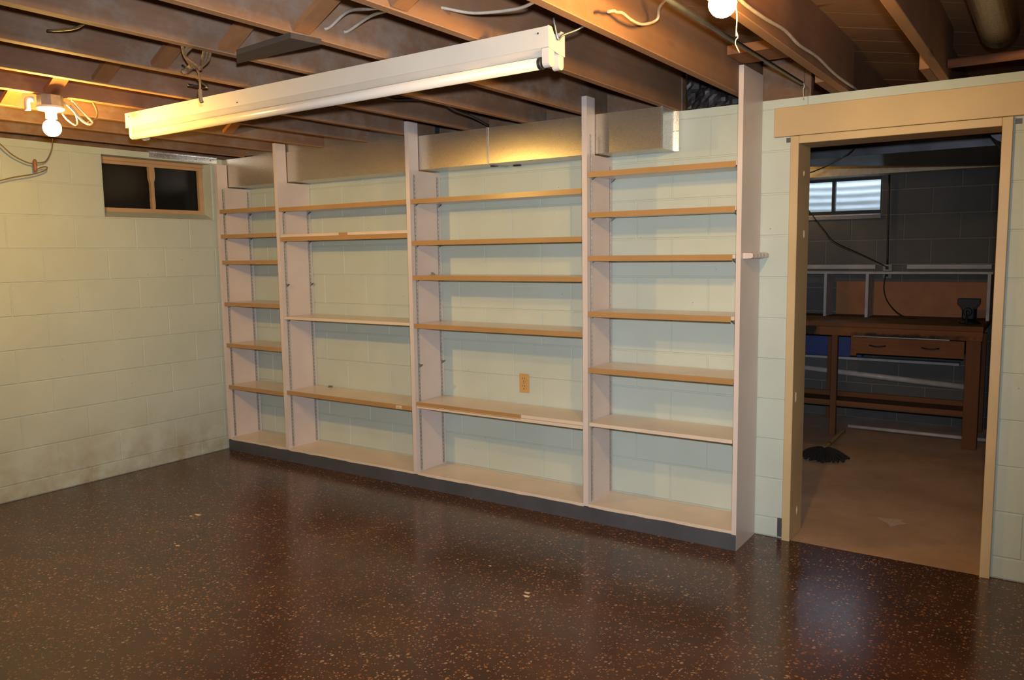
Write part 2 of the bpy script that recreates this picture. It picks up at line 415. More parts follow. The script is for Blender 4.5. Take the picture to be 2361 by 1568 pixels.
# ------------------------------------------------------------------ ceiling: planks, joists, bridging
ce = struct(obj('ceiling', B((-.3, XR+.3, YN-.3, YF+.5, 2.428, 2.46)), 'plank', base=(3.5, -1, 2.43)))
def clip(poly, a, b_, keep):
    out = []
    for i in range(len(poly)):
        p, q = poly[i], poly[(i+1) % len(poly)]
        pi, qi = keep(p), keep(q)
        if pi >= 0: out.append(p)
        if (pi >= 0) != (qi >= 0):
            tt = pi/(pi-qi); out.append((p[0]+(q[0]-p[0])*tt, p[1]+(q[1]-p[1])*tt))
    return out
RX0, RX1, RY0, RY1 = -.18, XR, -4.9, YF
s2 = math.sqrt(.5); wd = .19; k0 = math.floor((RX0-RY1)*s2/wd); k1 = math.ceil((RX1-RY0)*s2/wd)
for k in range(k0, k1):
    a, c = k*wd+.002, (k+1)*wd-.002       # strips of constant (x-y)/sqrt2, running along (1,1)
    P = []
    for dd, ll in ((a, -12), (c, -12), (c, 12), (a, 12)):
        P.append(((dd+ll)*s2, (-dd+ll)*s2))
    P = clip(P, 0, 0, lambda p: p[0]-RX0); P = clip(P, 0, 0, lambda p: RX1-p[0])
    P = clip(P, 0, 0, lambda p: p[1]-RY0) if P else P; P = clip(P, 0, 0, lambda p: RY1-p[1]) if P else P
    if len(P) < 3: continue
    bm = bmesh.new(); prism(bm, P, 2.405+random.uniform(0, .002), 2.428); obj('subfloor_plank', bm, 'plank', ce)
JX = [1.86+BL*k+{0: -.012, 3: -.018, 5: -.009}.get(k, 0) for k in range(-4, 14)]
ZJ, ZT = 2.17, 2.405
for k, x in enumerate(JX):
    if x > XR-.05: break
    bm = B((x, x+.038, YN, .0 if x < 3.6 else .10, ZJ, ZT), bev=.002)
    jo = obj('joist', bm, None, ce, mats=['joist' if x < 3.2 else 'joist_right', 'joist_lit_underside'])
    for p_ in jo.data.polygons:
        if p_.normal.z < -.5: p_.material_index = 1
    if x > 3.6 and x < 5.6:
        obj('joist', B((x-.039, x-.001, -.06 if x < 4 else -.30, YF-.02, ZJ+.0, ZT), bev=.002), 'joist_right', ce)
# cross bridging
def brace(xa, za, xb, zb, y0, y1, mat='brace'):
    d = Vector((xb-xa, 0, zb-za)); n = Vector((-d.z, 0, d.x)).normalized()*.0095
    bm = bmesh.new(); p, q = Vector((xa, y0, za)), Vector((xb, y0, zb))
    extr(bm, [p-n, q-n, q+n, p+n], (0, y1-y0, 0)); obj('cross_brace', bm, mat, ce)
for k in range(0, 14):
    xa, xb = JX[k]+.039, JX[k+1]-.001
    if k < 9: 
        brace(xa, 2.183, xb, 2.39, -2.18, -2.115); 
        if k not in (99,): brace(xa, 2.39, xb, 2.183, -2.25, -2.187)
brace(JX[1]+.039, 2.39, JX[2]-.001, 2.183, -1.08, -.99)
brace(JX[0]+.039, 2.39, JX[1]-.001, 2.183, -.56, -.48)
brace(JX[2]+.039, 2.183, JX[3]-.001, 2.39, -.98, -.92)
bm = bmesh.new(); prism(bm, [(2.675, -2.075), (2.782, -2.157), (3.10, -2.19), (3.118, -2.076)], 2.151, 2.169)
o = obj('nailing_board', bm, 'darkboard', ce); o['label'] = 'dark stained board nailed under two joists'
obj('blocking_board', B((3.932, 4.296, -.48, -.27, 2.30, 2.338)), 'brace', ce)
obj('blocking_board', B((3.932, 4.13, .03, .068, ZJ, ZT)), 'joist', ce)
obj('blocking_board', B((4.14, 4.17, .0, .04, ZJ, 2.36)), 'joist', ce)
# rim boards closing the room above the walls
struct(obj('trim_1', B((-.19, .0, YN, .19, ZW, ZJ)), 'mint_trim'))
struct(obj('trim_2', B((0, XR, .0, .19, ZW, ZJ)), 'mint_trim'))
obj('rim_board', B((-.19, -.15, YN, YF, ZJ, 2.43)), 'joist', ce)
obj('rim_board', B((-.19, XR+.19, YN-.19, YN-.15, ZW, 2.43)), 'joist', ce)
obj('rim_board', B((XR+.15, XR+.19, YN, .19, ZW, 2.43)), 'joist', ce)
obj('rim_board', B((1.5, 5.7, YF+.004, YF+.19, ZW+.29, 2.43)), 'joist', ce)
for k in range(0, 4): obj('rim_board', B((JX[k]+.04, JX[k+1]-.002, .05, .09, ZJ, ZT)), 'steel_dark', ce)
obj('rim_board', B((-.15, 3.49, .10, .14, ZJ, 2.43)), 'joist', ce)
obj('rim_board', B((5.6, XR+.19, .15, .19, ZJ, 2.43)), 'joist', ce)
# crinkled foil above wall
bm = bmesh.new(); nx, nz = 18, 12
G = [[bm.verts.new((3.525+.365*i/nx, .075+random.uniform(-.012, .012), ZJ+.002+.23*j/nz)) for j in range(nz+1)] for i in range(nx+1)]
for i in range(nx):
    for j in range(nz): bm.faces.new((G[i][j], G[i+1][j], G[i+1][j+1], G[i][j+1]))
bmesh.ops.solidify(bm, geom=bm.faces[:], thickness=.004)
tag(obj('foil_insulation', bm, 'foil', base=(3.70, .08, ZJ)), 'crinkled dark foil stuffed between two joists above the painted block wall', 'insulation')
# galvanised flashing on the sill above the window
bm = B((-.02, .006, -.78, -.245, ZW+.008, ZJ+.014)); box(bm, .006, .02, -.78, -.245, ZJ+.004, ZJ+.012)
for y in (-.3, -.42, -.5, -.66): lathe(bm, [(.001, 0), (.005, .002), (.001, .004)], (.006, y, 2.155), 8, 'x')
tag(obj('sill_flashing', bm, 'steel_bright'), 'shiny strip of tin nailed to the sill above the black window', 'flashing')

# ------------------------------------------------------------------ left window
W1 = empty_struct('window_1', (-.10, -.70, 1.724))
yA, yB, zA, zB = -1.108, -.30, 1.75, 2.128
fr = obj('window_frame', B((-.145, -.10, yA, yB, 2.085, zB-.022), (-.145, -.10, yA, yB, 1.765, 1.795), (-.145, -.10, yA, yA+.03, 1.795, 2.085), (-.145, -.10, yB-.032, yB, 1.795, 2.085)), 'winwood', W1)
obj('head_board', B((-.15, -.085, yA, yB, zB-.022, zB)), 'winwood', W1)
bm = bmesh.new()
zz = [1.795+.29*i/14 for i in range(15)]
pts = [(-.7 + .012+random.uniform(-.002, .002)+(.007 if z > 1.99 else 0), z) for z in zz]
pl = [(-.7 - .012+random.uniform(-.002, .002)-(.008 if z > 2.0 else 0), z) for z in zz]
extr(bm, [(-.14, y, z) for y, z in pts]+[(-.14, y, z) for y, z in pl[::-1]], (.04, 0, 0))
obj('mullion', bm, 'winwood', W1)
for a, c in ((yA+.03, -.712), (-.688, yB-.032)):
    obj('pane', B((-.130, -.126, a, c, 1.795, 2.085)), 'glass_dirty', W1)
bm = bmesh.new(); extr(bm, [(-.15, yA, 1.724), (-.004, yA, 1.724), (-.004, yA, 1.727), (-.085, yA, 1.768), (-.15, yA, 1.768)], (0, yB-yA, 0))
obj('window_sill', bm, 'paint_left', W1)
obj('window_cover', B((-.19, -.18, yA-.02, yB+.02, 1.72, ZW)), 'darkpanel', W1)

# ------------------------------------------------------------------ doorway
D1 = empty_struct('door_1', (4.54, 0, 0))
jl = obj('door_jamb', B((4.088, 4.127, -.028, .19, 0, 1.988), bev=.002), 'beige', D1)
jr = obj('door_jamb', B((4.95, 4.989, -.028, .19, 0, 1.988), bev=.002), 'beige', D1)
obj('head_jamb', B((4.127, 4.95, -.028, .19, 1.952, 1.988), bev=.002), 'beige', D1)
hb = obj('header_board', B((4.009, 5.32, -.028, .002, 1.990, 2.126), bev=.002), 'beige', D1)
obj('header_beam', B((4.09, 4.985, .004, .19, 1.99, 2.128)), 'joist', D1)
for (y, z, h) in ((.077, 1.819, .02), (.105, 1.527, .03), (.03, .723, .04), (.10, .125, .035)):
    bm = bmesh.new(); lathe(bm, [(.0, -.001), (.009, .0), (.006, .0025), (0.0, .003)], (4.1275, y, z), 9, 'x')
    for v in bm.verts: v.co.z = z+(v.co.z-z)*h/.012
    obj('hinge_scar', bm, 'beige_worn', D1)
for (x, z) in ((4.062, 1.985), (4.995, 1.98)):
    obj('shim_plate', B((x, x+.024, -.004, .0, z-.022, z)), 'kick', D1)
bs = struct(obj('baseboard_back', B((4.062, 4.087, -.012, .0, .012, .105)), 'kick'))

# ------------------------------------------------------------------ built-in shelving unit
SU = thing('shelving_unit', (2.0, -.145, 0), 'long built-in white painted shelving unit with five uprights on a slate grey kick', 'shelving unit')
UPX = [(.033, .062), (.686, .716), (1.886, 1.916), (3.101, 3.131), (3.922, 3.945)]
UTOP = [2.125, 2.222, 2.247, 2.25, 2.292]
YFr = -.291
def upright(i):
    x0, x1 = UPX[i]; bm = bmesh.new()
    zt = UTOP[i]; zb = .0 if i == 4 else .084
    if i < 4:
        extr(bm, [(x0, YFr, zb), (x0, -.003, zb), (x0, -.003, 1.958), (x0, -.205, 1.958), (x0, -.205, zt), (x0, YFr, zt)], (x1-x0, 0, 0))
    else:
        box(bm, x0, x1, YFr, -.003, .0, ZW+.04, bev=.001)
        bm.free(); bm = bmesh.new(); extr(bm, [(x0, YFr, 0), (x0, -.004, 0), (x0, -.004, zt), (x0, YFr, zt)], (x1-x0, 0, 0))
    return obj('upright', bm, 'white', SU)
ups = [upright(i) for i in range(5)]
def standard(x, side, y, z0, z1, parent):
    bm = bmesh.new(); a, c = (x, x+.004) if side > 0 else (x-.004, x)
    for yy in (-.008, .0045): box(bm, a, c, y+yy, y+yy+.0035, z0, z1)
    box(bm, (a if side > 0 else a+.0025), (a+.0015 if side > 0 else c), y-.008, y+.008, z0, z1)
    n = int((z1-z0)/.0254)
    for k in range(n):
        zc = z0+.012+k*.0254
        if side > 0: box(bm, a+.0015, a+.0019, y-.0015, y+.0015, zc, zc+.008, mi=1)
        else: box(bm, c-.0019, c-.0015, y-.0015, y+.0015, zc, zc+.008, mi=1)
    o = obj('shelf_standard', bm, None, parent, mats=['zinc', 'slot']); return o
STZ = {0: (1.95, 1.94), 1: (1.78, 1.78), 2: (1.934, 1.935), 3: (2.06, 1.912)}
for i in range(4):
    for q, y in enumerate((-.249, -.030)):
        standard(UPX[i][1], 1, y, .103, STZ[i][q], ups[i])
for i in range(1, 5):
    for y in (-.249, -.030): standard(UPX[i][0], -1, y, .103, 1.90, ups[i])
# bottom boards with slightly wavy painted lip, kick board
for i in range(4):
    bm = bmesh.new(); x0, x1 = UPX[i][1], UPX[i+1][0]
    box(bm, x0, x1, YFr+.004, -.003, .078, .096); obj('bottom_board', bm, 'whitetop', SU)
bm = bmesh.new(); n = 60; x0, x1 = .038, 3.921
lo = [(x0+(x1-x0)*k/n, .080+random.uniform(-.0025, .0025)) for k in range(n+1)]
extr(bm, [(x0, YFr-.001, 0)]+[(x1, YFr-.001, 0)]+[(x, YFr-.001, z) for x, z in lo[::-1]], (0, .018, 0))
box(bm, 3.921, 3.9445, YFr-.001, YFr, .0, .079)
obj('kick_board', bm, 'kick', SU)
# shelf clips
bm = bmesh.new()
extr(bm, [(0, -.006, 0), (.026, -.006, 0), (.024, -.006, -.004), (.004, -.006, -.018), (0, -.006, -.018)], (0, .002, 0))
extr(bm, [(0, .004, 0), (.026, .004, 0), (.024, .004, -.004), (.004, .004, -.018), (0, .004, -.018)], (0, .002, 0))
box(bm, 0, .026, -.006, .006, -.002, 0)
clip0 = obj('shelf_clip', bm, 'clip', SU, base=(0, 0, 0)); clip_used = False
def add_clip(x, y, z, rz):
    global clip_used
    o = clip0 if not clip_used else clip0.copy()
    if clip_used: C.objects.link(o)
    clip_used = True; o.parent = SU; o.location = Vector((x, y, z))-wpos(SU); o.rotation_euler = (0, 0, rz)
# shelves: (bay, top z, style, left inset)
BAY = ['far left narrow', 'second', 'third', 'right-hand']
TH, EH = .019, .028
def shelf(bay, z, style, label, dz=0, end_gap=0, cover=1.):
    x0, x1 = UPX[bay][1]+.0055, UPX[bay+1][0]-.0055
    base = ((x0+x1)/2, -.145, z-TH)
    S = thing('shelf_board', base, label, 'shelf', 'adjustable shelves of the built-in unit')
    bm = bmesh.new(); y0 = -.284 if style != 'plain' else -.288
    box(bm, x0, x1, y0, -.006, z-TH, z, bev=.001)
    if dz:
        for v in bm.verts: v.co.z += dz*(v.co.x-x0)/(x1-x0)
    obj('board', bm, 'whitetop', S)
    if style != 'plain':
        bm = bmesh.new(); xe = x0+(x1-x0)*cover-end_gap
        xs = x0-.002
        box(bm, xs, xe, y0-.0035, y0, z-EH+.001, z+.001); 
        for q in range(3): box(bm, xs, xe, y0-.0047, y0-.0035, z-.004-q*.009-.004, z-.004-q*.009)
        if dz:
            for v in bm.verts: v.co.z += dz*(v.co.x-x0)/(x1-x0)
        obj('edge_strip', bm, 'tan', S)
    if style != 'stacked':
        for y in (-.249, -.030):
            add_clip(UPX[bay][1]+.004, y, z-TH, 0); add_clip(UPX[bay+1][0]-.004, y, z-TH+dz, math.pi)
    return S
ordn = ['topmost', 'second', 'third', 'fourth', 'fifth', 'lowest']
for i, z in enumerate((1.797, 1.616, 1.426, 1.119, .812, .497)):
    shelf(0, z, 'tan', 'white shelf with tan edge in the narrow far left bay, %s of six' % ordn[i])
shelf(1, 1.785, 'tan', 'topmost white shelf with tan edge in the wide second bay from the left')
S = shelf(1, 1.582, 'tan', 'tan-edged lower board of the doubled shelf in the second bay from the left')
# loose board lying on it
S = thing('shelf_board', (1.3, -.145, 1.583), 'loose pale board lying on the tan-edged second shelf of the second bay', 'shelf', 'adjustable shelves of the built-in unit')
obj('board', B((.722, 1.879, -.285, -.01, 1.5835, 1.6025), bev=.001), 'whitetop', S)
obj('tape_patch', B((1.29, 1.37, -.2862, -.285, 1.585, 1.602)), 'tan', S)
shelf(1, 1.035, 'plain', 'plain white shelf without tan edge at mid height in the second bay')
S = shelf(1, .511, 'tan', 'lowest tan-edged shelf in the second bay, a small metal bracket on it')
obj('tape_patch', B((1.75, 1.80, -.2895, -.2887, .486, .508)), 'beige_worn', S)
for i, z in enumerate((1.784, 1.535, 1.325, 1.030)):
    shelf(2, z, 'tan', ['topmost tan-edged shelf in the third bay, under the duct seam', 'second tan-edged shelf from the top in the third bay', 'third tan-edged shelf from the top in the third bay, clip lying on it', 'fourth tan-edged shelf from the top in the third bay, above the outlet'][i])
shelf(2, .543, 'tan', 'lowest shelf of the third bay below the outlet, tan edge broken off at right', cover=.66)
S = thing('shelf_board', (2.5, -.145, .504), 'plain pinkish white board doubled beneath the lowest shelf of the third bay', 'shelf', 'adjustable shelves of the built-in unit')
obj('board', B((1.9215, 3.0955, -.288, -.006, .505, .523), bev=.001), 'whitetop', S)
for i, z in enumerate((1.865, 1.658, 1.433, 1.141, .842)):
    shelf(3, z, 'tan', ['topmost tan-edged shelf in the right-hand bay, under the duct end', 'second tan-edged shelf from the top in the right-hand bay', 'third tan-edged shelf in the right-hand bay, level with the peg rail', 'fourth tan-edged shelf from the top in the right-hand bay', 'lowest tan-edged shelf in the right-hand bay, above the plain white one'][i],
          end_gap=(.004 if i < 2 else (.013 if i == 2 else (.016 if i == 3 else 0))))
shelf(3, .546, 'plain', 'plain pinkish white shelf, lowest in the right-hand bay')
# spare clips hooked in the standards
for i, y, z in ((1, -.249, 1.26), (1, -.03, 1.26), (2, -.249, .775), (2, -.03, .775)):
    add_clip(UPX[i][1]+.004, y, z, 0)
# loose bits lying on shelves
bm = bmesh.new(); box(bm, .86, .90, -.028, -.026, .5112, .523); box(bm, .86, .875, -.04, -.026, .5112, .513)
for q in (.882, .893): lathe(bm, [(.0055, -.0005), (.0055, .0005)], (q, -.0285, .517), 10, 'y')
tag(obj('angle_bracket', bm, 'clip'), 'small grey metal angle bracket on the lowest shelf of the second bay', 'bracket')
bm = bmesh.new(); extr(bm, [(1.99, -.20, 1.327), (2.02, -.20, 1.327), (2.02, -.20, 1.331), (1.998, -.20, 1.343), (1.99, -.20, 1.343)], (0, .008, 0)); box(bm, 1.985, 2.0, -.205, -.187, 1.327, 1.329)
tag(obj('loose_clip', bm, 'clip'), 'loose grey shelf clip lying on the third shelf of the third bay', 'clip')
# peg rail on outer side of right upright
PR = thing('peg_rail', (3.95, -.13, 1.41), 'small white wooden rail with stubby pegs on the outer side of the right upright', 'rail')
obj('rail', B((3.9455, 3.957, -.262, -.01, 1.413, 1.441), bev=.001), 'white', PR)
for k in range(5):
    y = -.262+k*.051; bm = bmesh.new()
    extr(bm, [(3.957, y, 1.413), (3.985, y, 1.415), (3.992, y, 1.420), (3.992, y, 1.434), (3.985, y, 1.439), (3.957, y, 1.441)], (0, .046, 0))
    obj('peg', bm, 'white', PR)

# ------------------------------------------------------------------ outlet in the third bay
OU = thing('wall_outlet', (2.536, -.004, .612), 'almond double power outlet on the block wall in the third bay', 'outlet')
obj('cover_plate', B((2.501, 2.571, -.006, -.0005, .613, .728), bev=.002), 'outlet', OU)
for zc in (.694, .648):
    bm = bmesh.new(); lathe(bm, [(.017, -.0085), (.0175, -.005)], (2.536, 0, zc), 18, 'y'); rc = obj('socket_face', bm, 'outlet', OU)
    obj('socket_slots', B((2.5285, 2.5305, -.0092, -.0084, zc+.002, zc+.012), (2.5405, 2.543, -.0092, -.0084, zc+.002, zc+.011), (2.5335, 2.5385, -.0092, -.0084, zc-.013, zc-.008)), 'slot', rc)
bm = bmesh.new(); lathe(bm, [(.003, -.0075), (.003, -.005)], (2.536, 0, .671), 10, 'y'); obj('screw', bm, 'clip', OU)

# ------------------------------------------------------------------ main duct along the wall top
DU = thing('air_duct', (1.8, -.1, 1.965), 'rectangular galvanized air duct running along the wall top behind the uprights', 'duct')
def duct_seg(a, c):
    bm = bmesh.new(); box(bm, a, c, -.200, -.006, 1.966, 2.168); return bm
obj('duct_section', duct_seg(.004, 2.436), 'steel', DU)
obj('duct_section', duct_seg(2.439, 3.503), 'steel', DU)
bm = B((2.430, 2.443, -.2035, -.2, 1.964, 2.170), (2.430, 2.443, -.2, -.006, 1.962, 1.966)); obj('drive_cleat', bm, 'zinc', DU)
ec = obj('end_cap', B((3.503, 3.506, -.201, -.006, 1.965, 2.169), (3.5, 3.512, -.2025, -.196, 1.963, 2.171), (3.503, 3.509, -.03, -.006, 1.965, 2.169)), 'steel_bright', DU)
obj('standing_seam', B((3.506, 3.522, -.022, -.018, 1.966, 2.065), (3.506, 3.522, -.022, -.018, 2.07, 2.168)), 'steel_bright', DU)
for (x, y) in ((2.38, -.10), (2.50, -.04), (.52, -.06)):
    obj('duct_tab', B((x, x+.045, y, y+.02, 1.960, 1.9655)), 'slot', DU)
bm = bmesh.new()
for k in range(4, 4+0): pass
pans = thing('joist_pan', (2.5, -.19, ZJ), 'vertical sheets of grey galvanized steel closing the joist bays above the duct', 'duct panel')
for k in range(0, 4):
    obj('pan_sheet', B((JX[k]+.040, JX[k+1]-.002, -.192, -.189, ZJ, ZT)), 'steel', pans)
obj('hanger_strap', B((3.065, 3.078, -.235, -.232, 2.17, 2.30)), 'steel_bright', pans)
tag(obj('duct_hanger_wire', T([(.20, -.19, 2.175), (.30, -.205, 2.172), (.36, -.205, 2.172)], .003), 'black'), 'short black hanger wire at the left end of the duct', 'wire')

# ------------------------------------------------------------------ fluorescent fixture
FX = thing('fluorescent_fixture', (2.6, -1.71, 2.10), 'long white two-lamp strip light with one unlit tube slung beneath the joists', 'light fixture')
xl, xr_ = 1.40, 3.80
def fz(x): return -.016*(xr_-x)/(xr_-xl)
def tilt(bm):
    for v in bm.verts: v.co.z += fz(v.co.x)
    return bm
y0, y1 = -1.758, -1.657
bm = bmesh.new()
extr(bm, [(xl, y0, 2.104), (xl, y0, 2.168), (xl, y0+.004, 2.168), (xl, y0+.004, 2.110), (xl, y1-.004, 2.110), (xl, y1-.004, 2.168), (xl, y1, 2.168), (xl, y1, 2.104)], (xr_-xl, 0, 0))
obj('channel', tilt(bm), 'enamel', FX)
bm = bmesh.new(); extr(bm, [(xl+.03, y0+.002, 2.104), (xl+.03, y0+.03, 2.085), (xl+.03, y1-.03, 2.085), (xl+.03, y1-.002, 2.104)], (xr_-xl-.06, 0, 0)); obj('ballast_cover', tilt(bm), 'enamel', FX)
bm = bmesh.new()
extr(bm, [(xr_, y0, 2.104), (xr_, y0, 2.170), (xr_, y0+.022, 2.168), (xr_, y0+.045, 2.132), (xr_, y0+.056, 2.132), (xr_, y0+.078, 2.166), (xr_, y1, 2.165), (xr_, y1, 2.090), (xr_, y0+.06, 2.092)], (.004, 0, 0))
obj('end_plate', bm, 'enamel', FX)
obj('end_plate', tilt(B((xl-.004, xl, y0, y1, 2.100, 2.168))), 'enamel', FX)
def socket(x, y):
    bm = bmesh.new(); n = 8
    pts = [(x, y-.016, 2.104), (x, y-.016, 2.062)]+[(x, y-.016*math.cos(math.pi*k/n), 2.062-.016*math.sin(math.pi*k/n)) for k in range(1, n)]+[(x, y+.016, 2.062), (x, y+.016, 2.104)]
    extr(bm, pts, (.026, 0, 0)); obj('lamp_socket', tilt(bm), 'enamel', FX)
TY = -1.735
for x in (xl+.012, xr_-.026):
    socket(x, TY); socket(x, -1.675)
bm = bmesh.new(); tube(bm, [(xl+.040, TY, 2.062), (xr_-.045, TY, 2.062)], .019, 20, 0); tb = obj('fluorescent_tube', tilt(bm), 'tube', FX)
for a in (xl+.038, xr_-.045):
    bm = bmesh.new(); tube(bm, [(a, TY, 2.062), (a+.014, TY, 2.062)], .0195, 20, 0); obj('tube_cap', tilt(bm), 'black' if a > 3 else 'zinc', tb)
for x, z in ((3.765, 2.150), (1.43, 2.150), (2.25, 2.118)):
    bm = bmesh.new(); lathe(bm, [(.003, -.001), (.003, .001)], (x, y0-.001, z), 8, 'y'); obj('screw', tilt(bm), 'slot', FX)
obj('knockout_sticker', tilt(B((1.45, 1.485, y0-.001, y0, 2.145, 2.162))), 'winwood', FX)
tag(obj('hanger_wire', T([(3.80, -1.72, 2.20), (3.806, -1.712, 2.15), (3.81, -1.705, 2.135), (3.816, -1.69, 2.15), (3.85, -1.65, 2.172), (3.893, -1.62, 2.20)], .0033), 'clip'), 'bent dark wire hooking the right end of the strip light to the joist', 'wire')

# ------------------------------------------------------------------ bulbs
def keyless(name, x, y, ztop, boxh, label, bulbmat, glabel, boxoff=0):
    t_ = thing(name, (x, y, ztop), label, 'lamp')
    bm = bmesh.new(); prism(bm, [(x+.052*math.cos(R(22.5+45*k)), y+.052*math.sin(R(22.5+45*k))) for k in range(8)], ztop-boxh, ztop); obj('junction_box', bm, 'box', t_)
    z = ztop-boxh
    bm = bmesh.new(); lathe(bm, [(.056, z), (.057, z-.006), (.050, z-.016), (.026, z-.022), (.022, z-.03), (.022, z-.052), (.018, z-.052), (.018, z-.03)], (x, y, 0), 28); obj('lamp_holder', bm, 'porcelain', t_)
    bm = bmesh.new(); pr = []; zc = z-.092
    pr = [(.013, z-.045), (.014, z-.060)]
    for k in range(1, 12):
        a = R(25+155*k/12); pr.append((.037*math.sin(a), zc+.037*math.cos(a)))
    pr.append((.002, zc-.037)); lathe(bm, pr, (x, y, 0), 20); bb = obj('light_bulb', bm, bulbmat, t_)
    return t_
K1 = keyless('bulb_fixture', 1.474, -2.145, 2.168, .045, 'lit bare bulb in a porcelain holder hanging from the joist at far left', 'bulb_left', '')
obj('side_knob', T([(1.44, -2.20, 2.15), (1.44, -2.225, 2.145), (1.44, -2.225, 2.10)], .012), 'porcelain', K1)
obj('supply_cable', T([(1.475, -2.05, 2.165), (1.475, -2.02, 2.13), (1.475, -1.975, 2.09), (1.475, -1.965, 2.075), (1.475, -1.98, 2.068), (1.475, -2.01, 2.08), (1.475, -2.04, 2.115), (1.475, -2.06, 2.14)], .006), 'cloth_cable', K1)
obj('supply_cable', T([(1.470, -1.953, 2.171), (1.470, -1.935, 2.13), (1.470, -1.945, 2.095), (1.470, -1.98, 2.075)], .0045), 'brown_wire', K1)
obj('supply_cable', T([(1.480, -2.09, 2.15), (1.480, -2.045, 2.11), (1.480, -2.035, 2.07), (1.480, -2.045, 2.055), (1.480, -2.08, 2.075), (1.480, -2.10, 2.10)], .004), 'box', K1)
K2 = keyless('bulb_fixture', 4.40, -1.845, 2.245, .045, 'lit bare bulb by the top edge above the right upright, cables trailing from it', 'bulb_right', '')
obj('mounting_bracket', B((4.337, 4.40, -1.86, -1.83, 2.235, 2.245)), 'box', K2)
ch = [(4.405, -1.80, 2.19), (4.425, -1.81, 2.10), (4.435, -1.83, 2.067), (4.434, -1.83, 2.045), (4.433, -1.83, 2.02)]
cho = obj('pull_chain', T(ch, .0016, 6), 'zinc', K2)
obj('pull_string', T([(4.433, -1.83, 2.035), (4.438, -1.83, 2.018), (4.433, -1.83, 2.012), (4.432, -1.83, 2.0), (4.443, -1.83, 1.977)], .0014, 6), 'cloth_cable', K2)
# loose cable ends near right bulb
tag(obj('cable_tail', T([(3.985, -1.70, 2.192), (3.99, -1.672, 2.200), (3.99, -1.655, 2.200), (3.99, -1.613, 2.207), (3.99, -1.545, 2.20), (3.99, -1.46, 2.206), (4.0, -1.37, 2.24), (4.05, -1.45, 2.26), (4.25, -1.70, 2.245), (4.36, -1.83, 2.225)], .005, 8, 6), 'cloth_cable', base=(4.0, -1.6, 2.2)),
    'loose white cable with a bare end reaching left from the right bulb', 'cable')
tag(obj('joist_cable', T([(4.41, -1.80, 2.22), (4.352, -1.60, 2.200), (4.350, -1.35, 2.195), (4.352, -1.1, 2.205), (4.350, -.9, 2.195), (4.352, -.65, 2.20), (4.350, -.4, 2.19), (4.352, -.2, 2.186), (4.352, .1, 2.19), (4.30, .5, 2.22)], .006, 8, 5), 'cloth_cable', base=(4.35, -.8, 2.2)),
    'pale cable stapled along the joist from the right bulb to the doorway header', 'cable')
bm = T([(4.170, -2.6, 2.2), (4.172, -.17, 2.2)], .008, 10, 0)
tag(obj('conduit', bm, 'steel_dark', base=(4.17, -1, 2.19)), 'thin dark conduit running between joists towards the right upright', 'conduit')
tag(obj('hanging_chain', T([(4.179, -.17, 2.20), (4.181, -.165, 2.185), (4.177, -.165, 2.17), (4.18, -.165, 2.13)], .002, 6), 'zinc', base=(4.18, -.165, 2.13)), 'thin wire dangling from the end of the dark conduit', 'wire')
# cables through joists
for pts, lab in (([(3.10, -2.045, 2.21), (3.118, -2.033, 2.217), (3.22, -2.05, 2.245), (3.40, -2.14, 2.20), (3.50, -2.19, 2.175)], 'upper white cable emerging from a joist hole near the dark board'),
                 ([(3.10, -1.955, 2.22), (3.118, -1.945, 2.224), (3.25, -1.98, 2.24), (3.48, -2.135, 2.185), (3.52, -2.15, 2.18)], 'lower white cable emerging from a joist hole left of the strip light'),
                 ([(3.50, -1.95, 2.228), (3.525, -1.941, 2.228), (3.62, -1.90, 2.205), (3.78, -1.90, 2.19), (3.90, -1.975, 2.175)], 'white cable spanning two joists just above the strip light end')):
    tag(obj('white_cable', T(pts, .005, 8, 6), 'cloth_cable', base=pts[2]), lab, 'cable')
tag(obj('black_cable', T([(2.70, -1.55, 2.25), (2.62, -1.35, 2.20), (2.578, -1.274, 2.185), (2.556, -1.121, 2.18), (2.60, -1.011, 2.19), (2.615, -.85, 2.20), (2.592, -.693, 2.18), (2.543, -.481, 2.18), (2.442, -.2, 2.18)], .006, 8, 6), 'black', base=(2.6, -.9, 2.18)),
    'black cable sagging along a joist towards the galvanized duct', 'cable')
# twine
bm = bmesh.new()
for k in range(3):
    o_ = .012*k
    tube(bm, [(2.655+o_, -2.28+o_, 2.178), (2.60, -2.235, 2.16), (2.53+o_, -2.165, 2.15), (2.50, -2.13+o_, 2.15), (2.53, -2.12, 2.155), (2.60, -2.14-o_, 2.165), (2.655, -2.17-o_, 2.18)], .0055, 6, 5)
tube(bm, [(2.52, -2.15, 2.155), (2.46, -2.13, 2.15), (2.44, -2.14, 2.14)], .011, 6, 4)
tube(bm, [(2.52, -2.14, 2.152), (2.47, -2.09, 2.14), (2.43, -2.06, 2.12), (2.425, -2.058, 2.09)], .004, 6, 4)
tube(bm, [(2.425, -2.058, 2.095), (2.424, -2.057, 2.06), (2.428, -2.055, 2.045)], .008, 6, 4)
tag(obj('twine_coil', bm, 'twine'), 'knotted coil of frayed brown twine hanging from the joists at upper left', 'twine')
tag(obj('wire_stub', T([(2.31, -2.05, 2.20), (2.24, -1.93, 2.175), (2.18, -1.85, 2.165), (2.12, -1.90, 2.175)], .005, 6), 'black'), 'short dark wire end poking under the joist left of the twine', 'wire')
tag(obj('wire_stub', T([(2.70, -2.60, 2.21), (2.55, -2.58, 2.19), (2.40, -2.60, 2.20)], .004, 6), 'brown_wire'), 'thin brown wire in the joist bay at the upper left corner', 'wire')
